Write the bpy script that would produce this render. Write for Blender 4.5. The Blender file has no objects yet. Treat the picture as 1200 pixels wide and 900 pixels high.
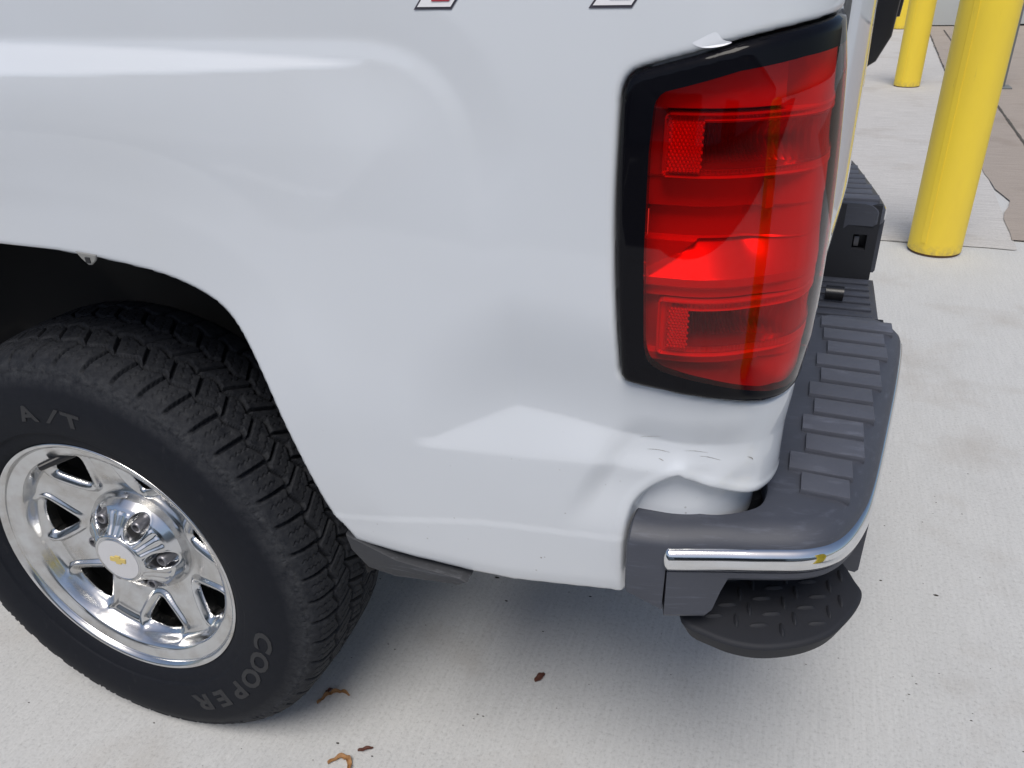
import bpy, bmesh, math, random
import numpy as np
from mathutils import Matrix, Vector
random.seed(7); RNG = np.random.default_rng(7)
S = bpy.context.scene
COL = S.collection
# ------------------------------------------------------------------ camera
cam = bpy.data.cameras.new('camera'); co = bpy.data.objects.new('camera', cam); COL.objects.link(co)
cR = Vector((0.9457812525774031, 0.32329869293827534, -0.03123743615473332))
cU = Vector((-0.13033250625436155, 0.4658404236866332, 0.8752177657434261))
cF = Vector((-0.2975084201944125, 0.8236933014198068, -0.48271946833493684))
m = Matrix((cR, cU, -cF)).transposed().to_4x4(); m.translation = (0.9900951562025424, -0.7504626202190167, 1.275899077825655)
co.matrix_world = m
cam.sensor_fit = 'HORIZONTAL'; cam.sensor_width = 36; cam.lens = 941.99 / 1200 * 36
cam.clip_start = 0.02; cam.clip_end = 2000
S.camera = co
# ------------------------------------------------------------------ light
SUN_EL, SUN_AZ = math.radians(61), math.radians(172)      # azimuth measured clockwise from +y
w = bpy.data.worlds.new('World'); S.world = w; w.use_nodes = True
nt = w.node_tree; nt.nodes.clear()
sky = nt.nodes.new('ShaderNodeTexSky'); sky.sky_type = 'NISHITA'; sky.sun_disc = False
sky.sun_elevation = SUN_EL; sky.sun_rotation = SUN_AZ; sky.air_density = 1.0; sky.dust_density = 2.4; sky.ozone_density = 1.0
bg = nt.nodes.new('ShaderNodeBackground'); bg.inputs['Strength'].default_value = 0.105
out = nt.nodes.new('ShaderNodeOutputWorld')
nt.links.new(sky.outputs[0], bg.inputs[0]); nt.links.new(bg.outputs[0], out.inputs[0])
sl = bpy.data.lights.new('sun', 'SUN'); sl.energy = 2.3; sl.angle = math.radians(30); sl.color = (1, .96, .9)
so = bpy.data.objects.new('sun', sl); COL.objects.link(so)
sd = Vector((math.sin(SUN_AZ) * math.cos(SUN_EL), math.cos(SUN_AZ) * math.cos(SUN_EL), math.sin(SUN_EL)))
so.rotation_euler = sd.to_track_quat('Z', 'Y').to_euler(); so.location = (0, 0, 8)
S.view_settings.view_transform = 'Standard'; S.view_settings.look = 'None'
S.view_settings.exposure = 0.0; S.view_settings.gamma = 1
S.cycles.max_bounces = 10; S.cycles.transparent_max_bounces = 16

# ------------------------------------------------------------------ materials
class NB:
    def __init__(s, name):
        s.m = bpy.data.materials.new(name); s.m.use_nodes = True; s.t = s.m.node_tree
        s.b = s.t.nodes['Principled BSDF']; s.o = s.t.nodes['Material Output']
    def n(s, typ, **kw):
        x = s.t.nodes.new(typ)
        for k, v in kw.items():
            if k.startswith('i_'):
                k = k[2:]; x.inputs[int(k) if k.isdigit() else k.replace('_', ' ')].default_value = v
            else: setattr(x, k, v)
        return x
    def l(s, a, b): s.t.links.new(a, b)
    def coord(s, scale=(1, 1, 1), which='Object'):
        c = s.n('ShaderNodeTexCoord'); mp = s.n('ShaderNodeMapping'); mp.inputs['Scale'].default_value = scale
        s.l(c.outputs[which], mp.inputs[0]); return mp.outputs[0]
    def noise(s, v, scale, detail=4, rough=.55):
        x = s.n('ShaderNodeTexNoise'); x.inputs['Scale'].default_value = scale; x.inputs['Detail'].default_value = detail
        x.inputs['Roughness'].default_value = rough; s.l(v, x.inputs['Vector']); return x.outputs['Fac']
    def ramp(s, f, pts):
        r = s.n('ShaderNodeValToRGB'); e = r.color_ramp.elements
        while len(e) < len(pts): e.new(.5)
        for k, (p, c) in enumerate(pts):
            e[k].position = p; e[k].color = (c, c, c, 1) if isinstance(c, (int, float)) else (*c, 1)
        s.l(f, r.inputs[0]); return r.outputs[0]
    def mix(s, f, a, b, mode='MIX'):
        x = s.n('ShaderNodeMix', data_type='RGBA', blend_type=mode)
        for sock, v in ((x.inputs[0], f), (x.inputs[6], a), (x.inputs[7], b)):
            if hasattr(v, 'node'): s.l(v, sock)
            else: sock.default_value = v if isinstance(v, (int, float)) else (*v, 1)
        return x.outputs[2]
    def bump(s, h, strength, dist):
        x = s.n('ShaderNodeBump'); x.inputs['Strength'].default_value = strength; x.inputs['Distance'].default_value = dist
        s.l(h, x.inputs['Height']); s.l(x.outputs[0], s.b.inputs['Normal'])
    def set(s, **kw):
        for k, v in kw.items():
            s.b.inputs[k.replace('_', ' ')].default_value = (*v, 1) if isinstance(v, tuple) else v
        return s

def mat_paint():
    b = NB('white_paint').set(Roughness=.38, Coat_Weight=1.0, Coat_Roughness=.03, Coat_IOR=1.5)
    v = b.coord()
    soil = b.ramp(b.noise(v, 2.2, 3), [(.45, 0), (.75, 1)])
    sep = b.n('ShaderNodeSeparateXYZ'); b.l(v, sep.inputs[0])
    low = b.ramp(sep.outputs[2], [(.55, 1), (.80, 0)])
    c = b.mix(soil, (.655, .69, .735), (.638, .668, .702))
    vo = b.n('ShaderNodeTexVoronoi', feature='F1'); vo.inputs['Scale'].default_value = 62; b.l(v, vo.inputs['Vector'])
    dots = b.ramp(vo.outputs['Distance'], [(.05, 1), (.10, 0)])
    sel = b.ramp(b.noise(v, 23, 2), [(.53, 0), (.60, 1)])
    f = b.n('ShaderNodeMath', operation='MULTIPLY'); b.l(dots, f.inputs[0]); b.l(sel, f.inputs[1])
    f2 = b.n('ShaderNodeMath', operation='MULTIPLY'); b.l(f.outputs[0], f2.inputs[0]); b.l(low, f2.inputs[1])
    c = b.mix(f2.outputs[0], c, (.10, .08, .06))
    film = b.n('ShaderNodeMath', operation='MULTIPLY'); b.l(low, film.inputs[0]); film.inputs[1].default_value = .16
    c = b.mix(film.outputs[0], c, (.52, .50, .46))
    b.l(c, b.b.inputs['Base Color'])
    x = b.n('ShaderNodeBump'); x.inputs['Strength'].default_value = .03; x.inputs['Distance'].default_value = .001
    b.l(b.noise(v, 260, 2), x.inputs['Height']); b.l(x.outputs[0], b.b.inputs['Coat Normal'])
    return b.m
def mat_plastic(name, col, rough, grain=900, gs=.25, scuff=.0):
    b = NB(name).set(Roughness=rough, Specular_IOR_Level=.5)
    v = b.coord(); n = b.noise(v, 9, 5)
    c = b.mix(n, tuple(x * .75 for x in col), tuple(x * 1.25 for x in col))
    if scuff:
        f = b.ramp(b.noise(b.coord((1, 3, 14)), 14, 6, .7), [(.54, 0), (.80, scuff)])
        c = b.mix(f, c, tuple(x * 4.5 for x in col))
    b.l(c, b.b.inputs['Base Color']); b.bump(b.noise(v, grain, 2), gs, .0006)
    return b.m
def mat_chrome(name, rough, dirt):
    b = NB(name).set(Metallic=1.0)
    v = b.coord(); n = b.noise(v, 16, 6, .65)
    d = b.ramp(n, [(.42, 0), (.72, 1)])
    a_ = .68 if dirt > .1 else .80
    c = b.mix(d, (a_, a_ + .01, a_ + .02), tuple(a_ - dirt * k for k in (.9, 1.0, 1.15)))
    b.l(c, b.b.inputs['Base Color'])
    r = b.n('ShaderNodeMapRange'); r.inputs['To Min'].default_value = rough; r.inputs['To Max'].default_value = rough + dirt * .9
    b.l(d, r.inputs[0]); b.l(r.outputs[0], b.b.inputs['Roughness'])
    return b.m
def mat_rubber():
    b = NB('tyre_rubber').set(Roughness=.68, Specular_IOR_Level=.14)
    v = b.coord(); sep = b.n('ShaderNodeSeparateXYZ'); b.l(v, sep.inputs[0])
    a = b.n('ShaderNodeMath', operation='POWER'); b.l(sep.outputs[0], a.inputs[0]); a.inputs[1].default_value = 2
    c = b.n('ShaderNodeMath', operation='POWER'); b.l(sep.outputs[2], c.inputs[0]); c.inputs[1].default_value = 2
    s_ = b.n('ShaderNodeMath', operation='ADD'); b.l(a.outputs[0], s_.inputs[0]); b.l(c.outputs[0], s_.inputs[1])
    r = b.n('ShaderNodeMath', operation='SQRT'); b.l(s_.outputs[0], r.inputs[0])
    band = b.n('ShaderNodeMapRange'); band.inputs['From Min'].default_value = .22; band.inputs['From Max'].default_value = .42; b.l(r.outputs[0], band.inputs[0])
    dust = b.ramp(band.outputs[0], [(.0, .06), (.35, .04), (.60, .05), (.68, .42), (.75, .55), (.80, .30), (.84, .42), (1, .40)])
    n = b.ramp(b.noise(v, 75, 8, .8), [(.32, 0), (.70, 1)])
    f = b.n('ShaderNodeMath', operation='MULTIPLY'); b.l(dust, f.inputs[0]); b.l(n, f.inputs[1])
    n2 = b.ramp(b.noise(b.coord((60, 60, 9)), 2, 5, .7), [(.62, 0), (.75, .18)])
    col = b.mix(f.outputs[0], (.0085, .0100, .0145), (.085, .088, .094))
    col = b.mix(n2, col, (.075, .075, .075))
    b.l(col, b.b.inputs['Base Color']); b.bump(b.noise(v, 420, 4), .15, .0008)
    return b.m
def mat_simple(name, col, rough, metal=0.0, coat=0.0, vary=.12, scale=30):
    b = NB(name).set(Roughness=rough, Metallic=metal, Coat_Weight=coat, Coat_Roughness=.04)
    c = b.mix(b.noise(b.coord(), scale, 4), tuple(x * (1 - vary) for x in col), tuple(min(1, x * (1 + vary)) for x in col))
    b.l(c, b.b.inputs['Base Color']); return b.m
def mat_lens(name, tint):
    m = bpy.data.materials.new(name); m.use_nodes = True; t = m.node_tree; t.nodes.clear()
    o = t.nodes.new('ShaderNodeOutputMaterial'); tr = t.nodes.new('ShaderNodeBsdfTransparent'); tr.inputs[0].default_value = (*tint, 1)
    g = t.nodes.new('ShaderNodeBsdfGlossy'); g.inputs['Roughness'].default_value = .025; g.inputs['Color'].default_value = (1, 1, 1, 1)
    ge = t.nodes.new('ShaderNodeNewGeometry'); dt = t.nodes.new('ShaderNodeVectorMath'); dt.operation = 'DOT_PRODUCT'
    t.links.new(ge.outputs['Normal'], dt.inputs[0]); t.links.new(ge.outputs['Incoming'], dt.inputs[1])
    def mth(op, a, b):
        x = t.nodes.new('ShaderNodeMath'); x.operation = op
        for k, q in enumerate((a, b)):
            if q is None: continue
            if hasattr(q, 'node'): t.links.new(q, x.inputs[k])
            else: x.inputs[k].default_value = q
        return x.outputs[0]
    p5 = mth('POWER', mth('SUBTRACT', 1.0, mth('ABSOLUTE', dt.outputs['Value'], None)), 5.0)
    fr = mth('ADD', mth('MULTIPLY', p5, .970), .030)
    n = t.nodes.new('ShaderNodeTexNoise'); n.inputs['Scale'].default_value = 60
    mx = t.nodes.new('ShaderNodeMixShader')
    t.links.new(fr, mx.inputs[0]); t.links.new(tr.outputs[0], mx.inputs[1]); t.links.new(g.outputs[0], mx.inputs[2]); t.links.new(mx.outputs[0], o.inputs[0])
    return m
def mat_concrete(name, base, dark, along, warm=(.30, .25, .20)):
    b = NB(name).set(Roughness=.86, Specular_IOR_Level=.3)
    v = b.coord()
    st = b.noise(b.coord((55, 2.2, 1) if along == 'y' else (1.6, 26, 1)), 3.0, 6, .62)
    st2 = b.noise(b.coord((190, 9, 1) if along == 'y' else (7, 80, 1)), 2.0, 4, .6)
    big = b.noise(v, .9, 5, .6); mid = b.noise(v, 6, 6, .65); fine = b.noise(v, 135, 6, .8)
    c = b.mix(b.ramp(st, [(.36, 0), (.64, 1)]), dark, base)
    c = b.mix(b.ramp(big, [(.35, 0), (.70, .35)]), c, tuple(x * .86 for x in base))
    c = b.mix(b.ramp(mid, [(.50, 0), (.78, .40)]), c, tuple(x * .80 for x in base))
    c = b.mix(b.ramp(fine, [(.32, .55), (.48, 0)]), c, tuple(x * .45 for x in base))
    c = b.mix(b.ramp(fine, [(.54, 0), (.68, .40)]), c, tuple(min(1, x * 1.22) for x in base))
    stain = b.ramp(b.noise(v, 2.3, 5, .6), [(.54, 0), (.72, .34)]); c = b.mix(stain, c, warm)
    vo = b.n('ShaderNodeTexVoronoi', feature='F1'); vo.inputs['Scale'].default_value = 34; b.l(v, vo.inputs['Vector'])
    dots = b.ramp(vo.outputs['Distance'], [(.02, 1), (.05, 0)])
    sel = b.ramp(b.noise(v, 11, 2), [(.58, 0), (.63, 1)])
    f = b.n('ShaderNodeMath', operation='MULTIPLY'); b.l(dots, f.inputs[0]); b.l(sel, f.inputs[1])
    c = b.mix(f.outputs[0], c, (.07, .06, .05))
    b.l(c, b.b.inputs['Base Color'])
    h = b.n('ShaderNodeMath', operation='ADD'); b.l(st2, h.inputs[0]); b.l(fine, h.inputs[1])
    b.bump(h.outputs[0], .45, .0022)
    return b.m
def mat_bezel():
    b = NB('black_bezel').set(Base_Color=(.004, .004, .006), Roughness=.04, IOR=1.25); return b.m
def mat_yellow():
    b = NB('yellow_plastic').set(Roughness=.42, Specular_IOR_Level=.4)
    v = b.coord(); c = b.mix(b.ramp(b.noise(b.coord((1, 1, .35)), 7, 5), [(.4, 0), (.7, 1)]), (.90, .665, .055), (.84, .61, .06))
    c = b.mix(b.ramp(b.noise(b.coord((9, 9, 1.2)), 4, 6, .7), [(.64, 0), (.72, .30)]), c, (.33, .25, .06))
    sp = b.n('ShaderNodeSeparateXYZ'); b.l(v, sp.inputs[0]); gr = b.n('ShaderNodeMath', operation='MULTIPLY'); b.l(b.ramp(sp.outputs[2], [(.012, .6), (.06, 0)]), gr.inputs[0]); b.l(b.ramp(b.noise(v, 38, 5, .7), [(.38, 0), (.62, 1)]), gr.inputs[1])
    c = b.mix(gr.outputs[0], c, (.30, .24, .13))
    b.l(c, b.b.inputs['Base Color']); b.bump(b.noise(v, 90, 3), .06, .002); return b.m
M = dict(
    paint=mat_paint(), pad=mat_plastic('bumper_plastic', (.052, .057, .074), .52, scuff=.22), rib=mat_plastic('worn_rib_plastic', (.078, .084, .106), .55, scuff=.25), dark=mat_plastic('dark_plastic', (.013, .0145, .020), .72),
    bracket=mat_plastic('scuffed_plastic', (.034, .036, .041), .6, 300, .5, .8), chrome=mat_chrome('bumper_chrome', .045, .06), wheel_chrome=mat_chrome('wheel_chrome', .14, .20),
    rubber=mat_rubber(), letter=mat_simple('letter_rubber', (.0155, .0165, .0195), .6), lens=mat_lens('red_lens', (.92, .034, .022)), black_lens=mat_bezel(),
    reflector=mat_simple('lamp_reflector', (.66, .64, .64), .30, metal=.25, vary=.05), chamber=mat_simple('lamp_chamber', (.40, .37, .37), .25, metal=.5, vary=.05), socket=mat_simple('lamp_socket', (.05, .04, .04), .5), amber_glint=mat_simple('amber_reflection', (.50, .20, .03), .3, vary=.05), reflex=mat_simple('reflex_prism', (.82, .70, .70), .15, metal=.6, vary=.05),
    black=mat_simple('black_plastic', (.012, .012, .014), .35), liner=mat_simple('wheel_liner', (.012, .012, .014), .75), steel=mat_simple('lug_steel', (.22, .22, .24), .38, metal=.7),
    gold=mat_simple('gold_emblem', (.72, .55, .17), .3, metal=.3), brushed=mat_simple('brushed_disc', (.80, .80, .83), .25, metal=.8, vary=.03),
    yellow=mat_yellow(), wall=mat_simple('painted_panel', (.52, .55, .55), .55, vary=.04, scale=6), jamb=mat_simple('dark_jamb', (.05, .045, .045), .5), pipe=mat_simple('grey_pipe', (.16, .17, .17), .5),
    decal_dark=mat_simple('decal_charcoal', (.05, .045, .06), .3, coat=.6), decal_white=mat_simple('decal_white', (.80, .80, .82), .3, coat=.6, vary=.02), decal_red=mat_simple('decal_red', (.42, .025, .045), .3, coat=.6, vary=.05),
    scratch=mat_simple('scratch', (.30, .285, .27), .7), highlight=mat_simple('highlight_white', (.80, .83, .88), .25, coat=1.0, vary=.01), leaf=mat_simple('dead_leaf', (.30, .155, .06), .7, vary=.5, scale=120), leafred=mat_simple('dead_bud', (.09, .03, .018), .7, vary=.4, scale=160), grit=mat_simple('grit', (.035, .03, .026), .9, vary=.4, scale=80),
    joint=mat_simple('joint_dirt', (.09, .082, .072), .95, vary=.4, scale=14), glass=mat_simple('cab_glass', (.01, .012, .014), .05, coat=1.0), silver=mat_simple('clip_steel', (.27, .27, .26), .45, metal=.2), rust=mat_simple('rusty_base', (.16, .09, .045), .9, vary=.5, scale=60),
    concrete=mat_concrete('broomed_concrete', (.588, .592, .586), (.538, .542, .536), 'y'), concrete_far=mat_concrete('cross_broomed_concrete', (.60, .585, .565), (.455, .44, .425), 'x'), concrete_old=mat_concrete('brown_concrete', (.41, .355, .31), (.32, .28, .25), 'x', (.20, .16, .13)), )

# ------------------------------------------------------------------ object helpers
def add(name, verts, faces, mat, parent=None, smooth=True, loc=None):
    me = bpy.data.meshes.new(name)
    me.from_pydata([tuple(map(float, v)) for v in verts], [], [tuple(map(int, f)) for f in faces]); me.update()
    if smooth: me.polygons.foreach_set('use_smooth', [True] * len(me.polygons))
    me.materials.append(mat)
    o = bpy.data.objects.new(name, me); COL.objects.link(o)
    if parent: o.parent = parent
    if loc: o.location = loc
    return o
def from_bm(name, bm, mat, parent=None, smooth=True, loc=None, angle=40):
    bmesh.ops.recalc_face_normals(bm, faces=bm.faces)
    me = bpy.data.meshes.new(name); bm.to_mesh(me); bm.free()
    if smooth:
        me.polygons.foreach_set('use_smooth', [True] * len(me.polygons)); me.set_sharp_from_angle(angle=math.radians(angle))
    me.materials.append(mat); o = bpy.data.objects.new(name, me); COL.objects.link(o)
    if parent: o.parent = parent
    if loc: o.location = loc
    return o
def empty(name, loc=(0, 0, 0), parent=None):
    o = bpy.data.objects.new(name, None); COL.objects.link(o); o.location = loc; o.empty_display_size = .1
    if parent: o.parent = parent
    return o
def tag(o, label=None, cat=None, group=None, kind=None):
    for k, v in (('label', label), ('category', cat), ('group', group), ('kind', kind)):
        if v: o[k] = v
    return o
def bm_poly(bm, pts, a, b, bev=0, seg=2, axis='z'):
    """prism: outline pts in 2D between a and b along axis"""
    f3 = {'z': lambda p, h: (p[0], p[1], h), 'y': lambda p, h: (p[0], h, p[1]), 'x': lambda p, h: (h, p[0], p[1])}[axis]
    lo = [bm.verts.new(f3(p, a)) for p in pts]; hi = [bm.verts.new(f3(p, b)) for p in pts]
    fs = [bm.faces.new(lo[::-1]), bm.faces.new(hi)]
    n = len(pts)
    for i in range(n): fs.append(bm.faces.new((lo[i], lo[(i + 1) % n], hi[(i + 1) % n], hi[i])))
    bmesh.ops.recalc_face_normals(bm, faces=fs)
    if bev:
        ed = [e for e in fs[0].edges] + [e for e in fs[1].edges]
        bmesh.ops.bevel(bm, geom=ed, offset=bev, segments=seg, affect='EDGES', profile=.5)
def box(bm, x0, x1, y0, y1, z0, z1, bev=0, seg=2): bm_poly(bm, [(x0, y0), (x1, y0), (x1, y1), (x0, y1)], z0, z1, bev, seg)
def spline(pts, n=8, closed=False):
    P = np.array(pts, float); N = len(P); o = []
    for i in range(N if closed else N - 1):
        if closed: a, b, c, d = P[i - 1], P[i], P[(i + 1) % N], P[(i + 2) % N]
        else: a, b, c, d = P[max(i - 1, 0)], P[i], P[i + 1], P[min(i + 2, N - 1)]
        for k in range(n):
            t = k / n
            o.append(.5 * (2 * b + (c - a) * t + (2 * a - 5 * b + 4 * c - d) * t * t + (3 * b - a - 3 * c + d) * t ** 3))
    if not closed: o.append(P[-1])
    return np.array(o)
def roundpoly(pts, r, n=6):
    P = np.array(pts, float); N = len(P); o = []
    rr = r if hasattr(r, '__len__') else [r] * N
    for i in range(N):
        a, b, c = P[i - 1], P[i], P[(i + 1) % N]
        d1 = (a - b) / np.linalg.norm(a - b); d2 = (c - b) / np.linalg.norm(c - b)
        k = min(rr[i], .48 * np.linalg.norm(a - b), .48 * np.linalg.norm(c - b))
        if k < 1e-5: o.append(b); continue
        for t in np.linspace(0, 1, n): o.append((1 - t) ** 2 * (b + d1 * k) + 2 * t * (1 - t) * b + t * t * (b + d2 * k))
    return np.array(o)
def sdf(poly, u, v):
    """signed distance, positive inside"""
    P = np.asarray(poly, float); Q = np.roll(P, -1, 0)
    sh = np.shape(u); u = np.ravel(u).astype(float); v = np.ravel(v).astype(float)
    best = np.full(u.shape, 1e9); ins = np.zeros(u.shape, bool)
    for (ax, ay), (bx, by) in zip(P, Q):
        ex, ey = bx - ax, by - ay; L = ex * ex + ey * ey
        if L < 1e-14: continue
        t = np.clip(((u - ax) * ex + (v - ay) * ey) / L, 0, 1)
        best = np.minimum(best, (u - ax - t * ex) ** 2 + (v - ay - t * ey) ** 2)
        if ey != 0:
            c = ((ay > v) != (by > v)) & (u < ex * (v - ay) / ey + ax); ins ^= c
    return (np.where(ins, 1, -1) * np.sqrt(best)).reshape(sh)
def cut_mesh(U, V, Ff, Mf, lip=None, flip=False, split=False):
    """mesh of the region Ff(u,v) > 0 of the mapped sheet Mf(u,v); lip(u,v) gives a folded-in edge"""
    uu, vv = np.meshgrid(U, V, indexing='ij'); F = Ff(uu, vv); nu, nv = uu.shape
    F = np.where(np.abs(F) < 1e-6, 1e-6, F)
    par = []; idx = -np.ones((nu, nv), int); keep = F > 0
    for i, j in zip(*np.where(keep)): idx[i, j] = len(par); par.append((uu[i, j], vv[i, j]))
    cutv = {}; faces = []; segs = []
    def cut(a, b):
        k = (a, b) if a < b else (b, a)
        if k not in cutv:
            a, b = k; t = F[a] / (F[a] - F[b]); cutv[k] = len(par)
            par.append((uu[a] + t * (uu[b] - uu[a]), vv[a] + t * (vv[b] - vv[a])))
        return cutv[k]
    cnt = keep[:-1, :-1].astype(int) + keep[1:, :-1] + keep[1:, 1:] + keep[:-1, 1:]
    for i, j in zip(*np.where(cnt > 0)):
        c = [(i, j), (i + 1, j), (i + 1, j + 1), (i, j + 1)]
        if cnt[i, j] == 4: faces.append([idx[q] for q in c]); continue
        f = []; ex = []
        for k in range(4):
            a, b = c[k], c[(k + 1) % 4]
            if keep[a]: f.append(idx[a])
            if keep[a] != keep[b]:
                x = cut(a, b); f.append(x); ex.append((x, keep[a]))
        if len(f) >= 3: faces.append(f)
        for k in range(len(ex)):
            if ex[k][1]: segs.append((ex[k][0], ex[(k + 1) % len(ex)][0]))
    par = np.array(par); verts = Mf(par[:, 0], par[:, 1])
    if lip:
        ids = sorted({x for s_ in segs for x in s_}); mp = {x: len(verts) + k for k, x in enumerate(ids)}
        verts = np.vstack([verts, lip(par[ids, 0], par[ids, 1])])
        top = {x: x for x in ids}
        if split: top = {x: len(verts) + k for k, x in enumerate(ids)}; verts = np.vstack([verts, verts[ids]])
        for a, b in segs: faces.append([top[b], top[a], mp[a], mp[b]])
    if flip: faces = [f[::-1] for f in faces]
    return verts, faces
def grid_faces(nu, nv, cu=False, cv=False):
    f = []
    for i in range(nu if cu else nu - 1):
        for j in range(nv if cv else nv - 1):
            f.append((i * nv + j, ((i + 1) % nu) * nv + j, ((i + 1) % nu) * nv + (j + 1) % nv, i * nv + (j + 1) % nv))
    return f

# ------------------------------------------------------------------ the setting
def sheet(name, pts, z, mat):
    return tag(add(name, [(x, y, z) for x, y in pts], [tuple(range(len(pts)))], mat, smooth=False), kind='structure')
sheet('ground', [(-600, -600), (600, -600), (600, 600), (-600, 600)], 0, M['concrete'])
ax = lambda y: 1.985 + (y - 3.4) * .0555                       # joint between the pale slab and the old brown slab
far = [(-30, 3.19), (1.36, 3.19)] + [(1.36 + .1 * k, 3.19 + .006 * math.sin(k * 1.7)) for k in range(1, 7)] + [(ax(3.2), 3.2), (ax(13.2), 13.2), (-30, 13.2)]
sheet('pale_slab', far, .004, M['concrete_far'])
edge = [(ax(y) + .010 * math.sin(y * 5.1) + .006 * math.sin(y * 13.3) + .045 * math.exp(-((y - 4.0) / .16) ** 2), y) for y in np.linspace(3.32, 13.2, 90)]
sheet('old_slab', edge + [(9, 13.2), (9, 3.32)], .008, M['concrete_old'])
def strip(name, a, b, wd, z, jit=.35):
    a, b = np.array(a, float), np.array(b, float); n = max(4, int(np.linalg.norm(b - a) / .05)); d = (b - a) / np.linalg.norm(b - a); q = np.array([-d[1], d[0]])
    L = []; R_ = []
    for k in range(n + 1):
        c = a + (b - a) * k / n; h = wd * .5 * (1 + RNG.uniform(-jit, jit)); L.append(c + q * h); R_.append(c - q * h)
    v = [(*p_, z) for p_ in L] + [(*p_, z) for p_ in R_]
    return tag(add(name, v, [(k, k + 1, n + 2 + k, n + 1 + k) for k in range(n)], M['joint'], smooth=False), kind='structure')
strip('slab_joint', (2.385, 5.25), (2.69, 12.6), .016, .0125)
strip('slab_joint', (2.385, 5.25), (2.30, 3.32), .014, .0125)
strip('slab_joint', (1.44, 3.19), (1.53, 3.183), .006, .0085, .8)
strip('slab_joint', (ax(6.2), 6.2), (ax(13.1), 13.1), .010, .0128, .8)

# unseen asphalt lot and stall lines behind the camera, added for clear coat reflections
M['asphalt'] = mat_concrete('asphalt', (.062, .062, .064), (.048, .048, .050), 'x', (.05, .048, .045)); M['line'] = mat_simple('line_paint', (.72, .72, .70), .7, vary=.15, scale=9)
sheet('added_asphalt_lot', [(-30, -12.9), (30, -12.9), (30, -3.3), (-30, -3.3)], .004, M['asphalt'])
for k in range(-5, 0): sheet('added_stall_line', [(k * 2.75 + .4, -8.9), (k * 2.75 + .52, -8.9), (k * 2.75 + .52, -3.7), (k * 2.75 + .4, -3.7)], .008, M['line'])
# bollards
def bollard(x, y, r, label, n=48):
    t = tag(empty('bollard', (x, y, 0)), label, 'bollard', 'row of yellow bollards beside the truck')
    prof = [(r, .012), (r * 1.003, .03), (r, .06)] + [(r, .06 + .1 * k) for k in range(1, 11)] + [(r * .97, 1.10), (r * .86, 1.145), (r * .66, 1.175), (r * .35, 1.192), (0.001, 1.197)]
    v = []
    for k in range(n):
        a = 2 * math.pi * k / n
        for q, h in prof: v.append((q * math.cos(a), q * math.sin(a), h))
    add('sleeve', v, grid_faces(n, len(prof), True), M['yellow'], t)
    bm = bmesh.new()                                            # raised seam down the sleeve
    a = math.radians(236); c, s_ = math.cos(a), math.sin(a)
    for da, hh in ((-.06, 0), (.06, 0)): pass
    pts = []
    for da, rr in ((-.11, r - .002), (-.10, r + .0022), (.10, r + .0022), (.11, r - .002)):
        pts.append((rr * math.cos(a + da), rr * math.sin(a + da)))
    bm_poly(bm, pts, .06, 1.09); from_bm('seam', bm, M['yellow'], t)
    bm = bmesh.new(); bmesh.ops.create_cone(bm, cap_ends=True, segments=40, radius1=r * .96, radius2=r * .96, depth=.02, matrix=Matrix.Translation((0, 0, .013)))
    from_bm('base_ring', bm, M['rust'], t)
    return t
for x, y, lab in ((1.628, 3.055 + .06, 'yellow bollard standing nearest behind the truck bumper'), (1.857, 7.72, 'second yellow bollard, thinner looking, farther back past the tailgate'), (2.145, 12.85, 'farthest yellow bollard close to the grey wall'), (2.08, -.52, 'yellow bollard out of frame that mirrors in the chrome bumper strip')):
    bollard(x, y, .110, lab)
# grey post beyond the nearest bollard and the far wall
bm = bmesh.new(); bmesh.ops.create_cone(bm, cap_ends=True, segments=20, radius1=.045, radius2=.045, depth=2.2, matrix=Matrix.Translation((0, 0, 1.1)))
p_ = tag(empty('steel_post', (2.60, 7.7, .008)), 'thin grey steel post half hidden behind the nearest bollard', 'post'); from_bm('pole', bm, M['pipe'], p_)
bm = bmesh.new(); box(bm, -.09, .09, -.09, .09, 0, .012, .003); from_bm('base_plate', bm, M['pipe'], p_)
wl = tag(empty('building_wall', (0, 13.2, 0)), 'grey panelled building wall at the far end of the concrete', 'wall')
for k in range(14):
    bm = bmesh.new(); x0 = -6.2 + k * .62; box(bm, x0, x0 + .61, 0, .12, .03, 4.2, .006); o = from_bm('panel', bm, M['wall'], wl)
bm = bmesh.new(); box(bm, -6.2, 9, .13, .3, 0, 4.25); from_bm('backing', bm, M['jamb'], wl)
bm = bmesh.new(); box(bm, 2.50, 2.90, -.06, .0, .02, 2.4, .008); from_bm('door_frame', bm, M['wall'], wl)
bm = bmesh.new(); box(bm, 2.905, 3.02, -.05, .02, .02, 2.4, .004); from_bm('jamb', bm, M['jamb'], wl)
for k in range(9):
    bm = bmesh.new(); x0 = 3.03 + k * .66; box(bm, x0, x0 + .65, 0, .12, .03, 4.2, .006); from_bm('panel', bm, M['wall'], wl)

# unseen building added behind the camera to block low sky and shape reflections
ob = tag(empty('added_warehouse', (0, -13, 0)), 'unseen long low building added behind the camera to dim low sky and shape reflections', 'building')
for k in range(22):
    bm = bmesh.new(); x0 = -26 + k * 2.4; box(bm, x0, x0 + 2.38, -.2, 0, .0, 4.6, .01); from_bm('panel', bm, M['wall'], ob)
bm = bmesh.new(); box(bm, -26.2, 27, -9, -.21, 0, 4.9, .02); from_bm('hall', bm, M['pipe'], ob)
for x0 in (-9, -2, 6):
    bm = bmesh.new(); box(bm, x0, x0 + 3.2, .0, .06, .02, 3.2, .01); from_bm('roller_door', bm, M['jamb'], ob)
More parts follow.
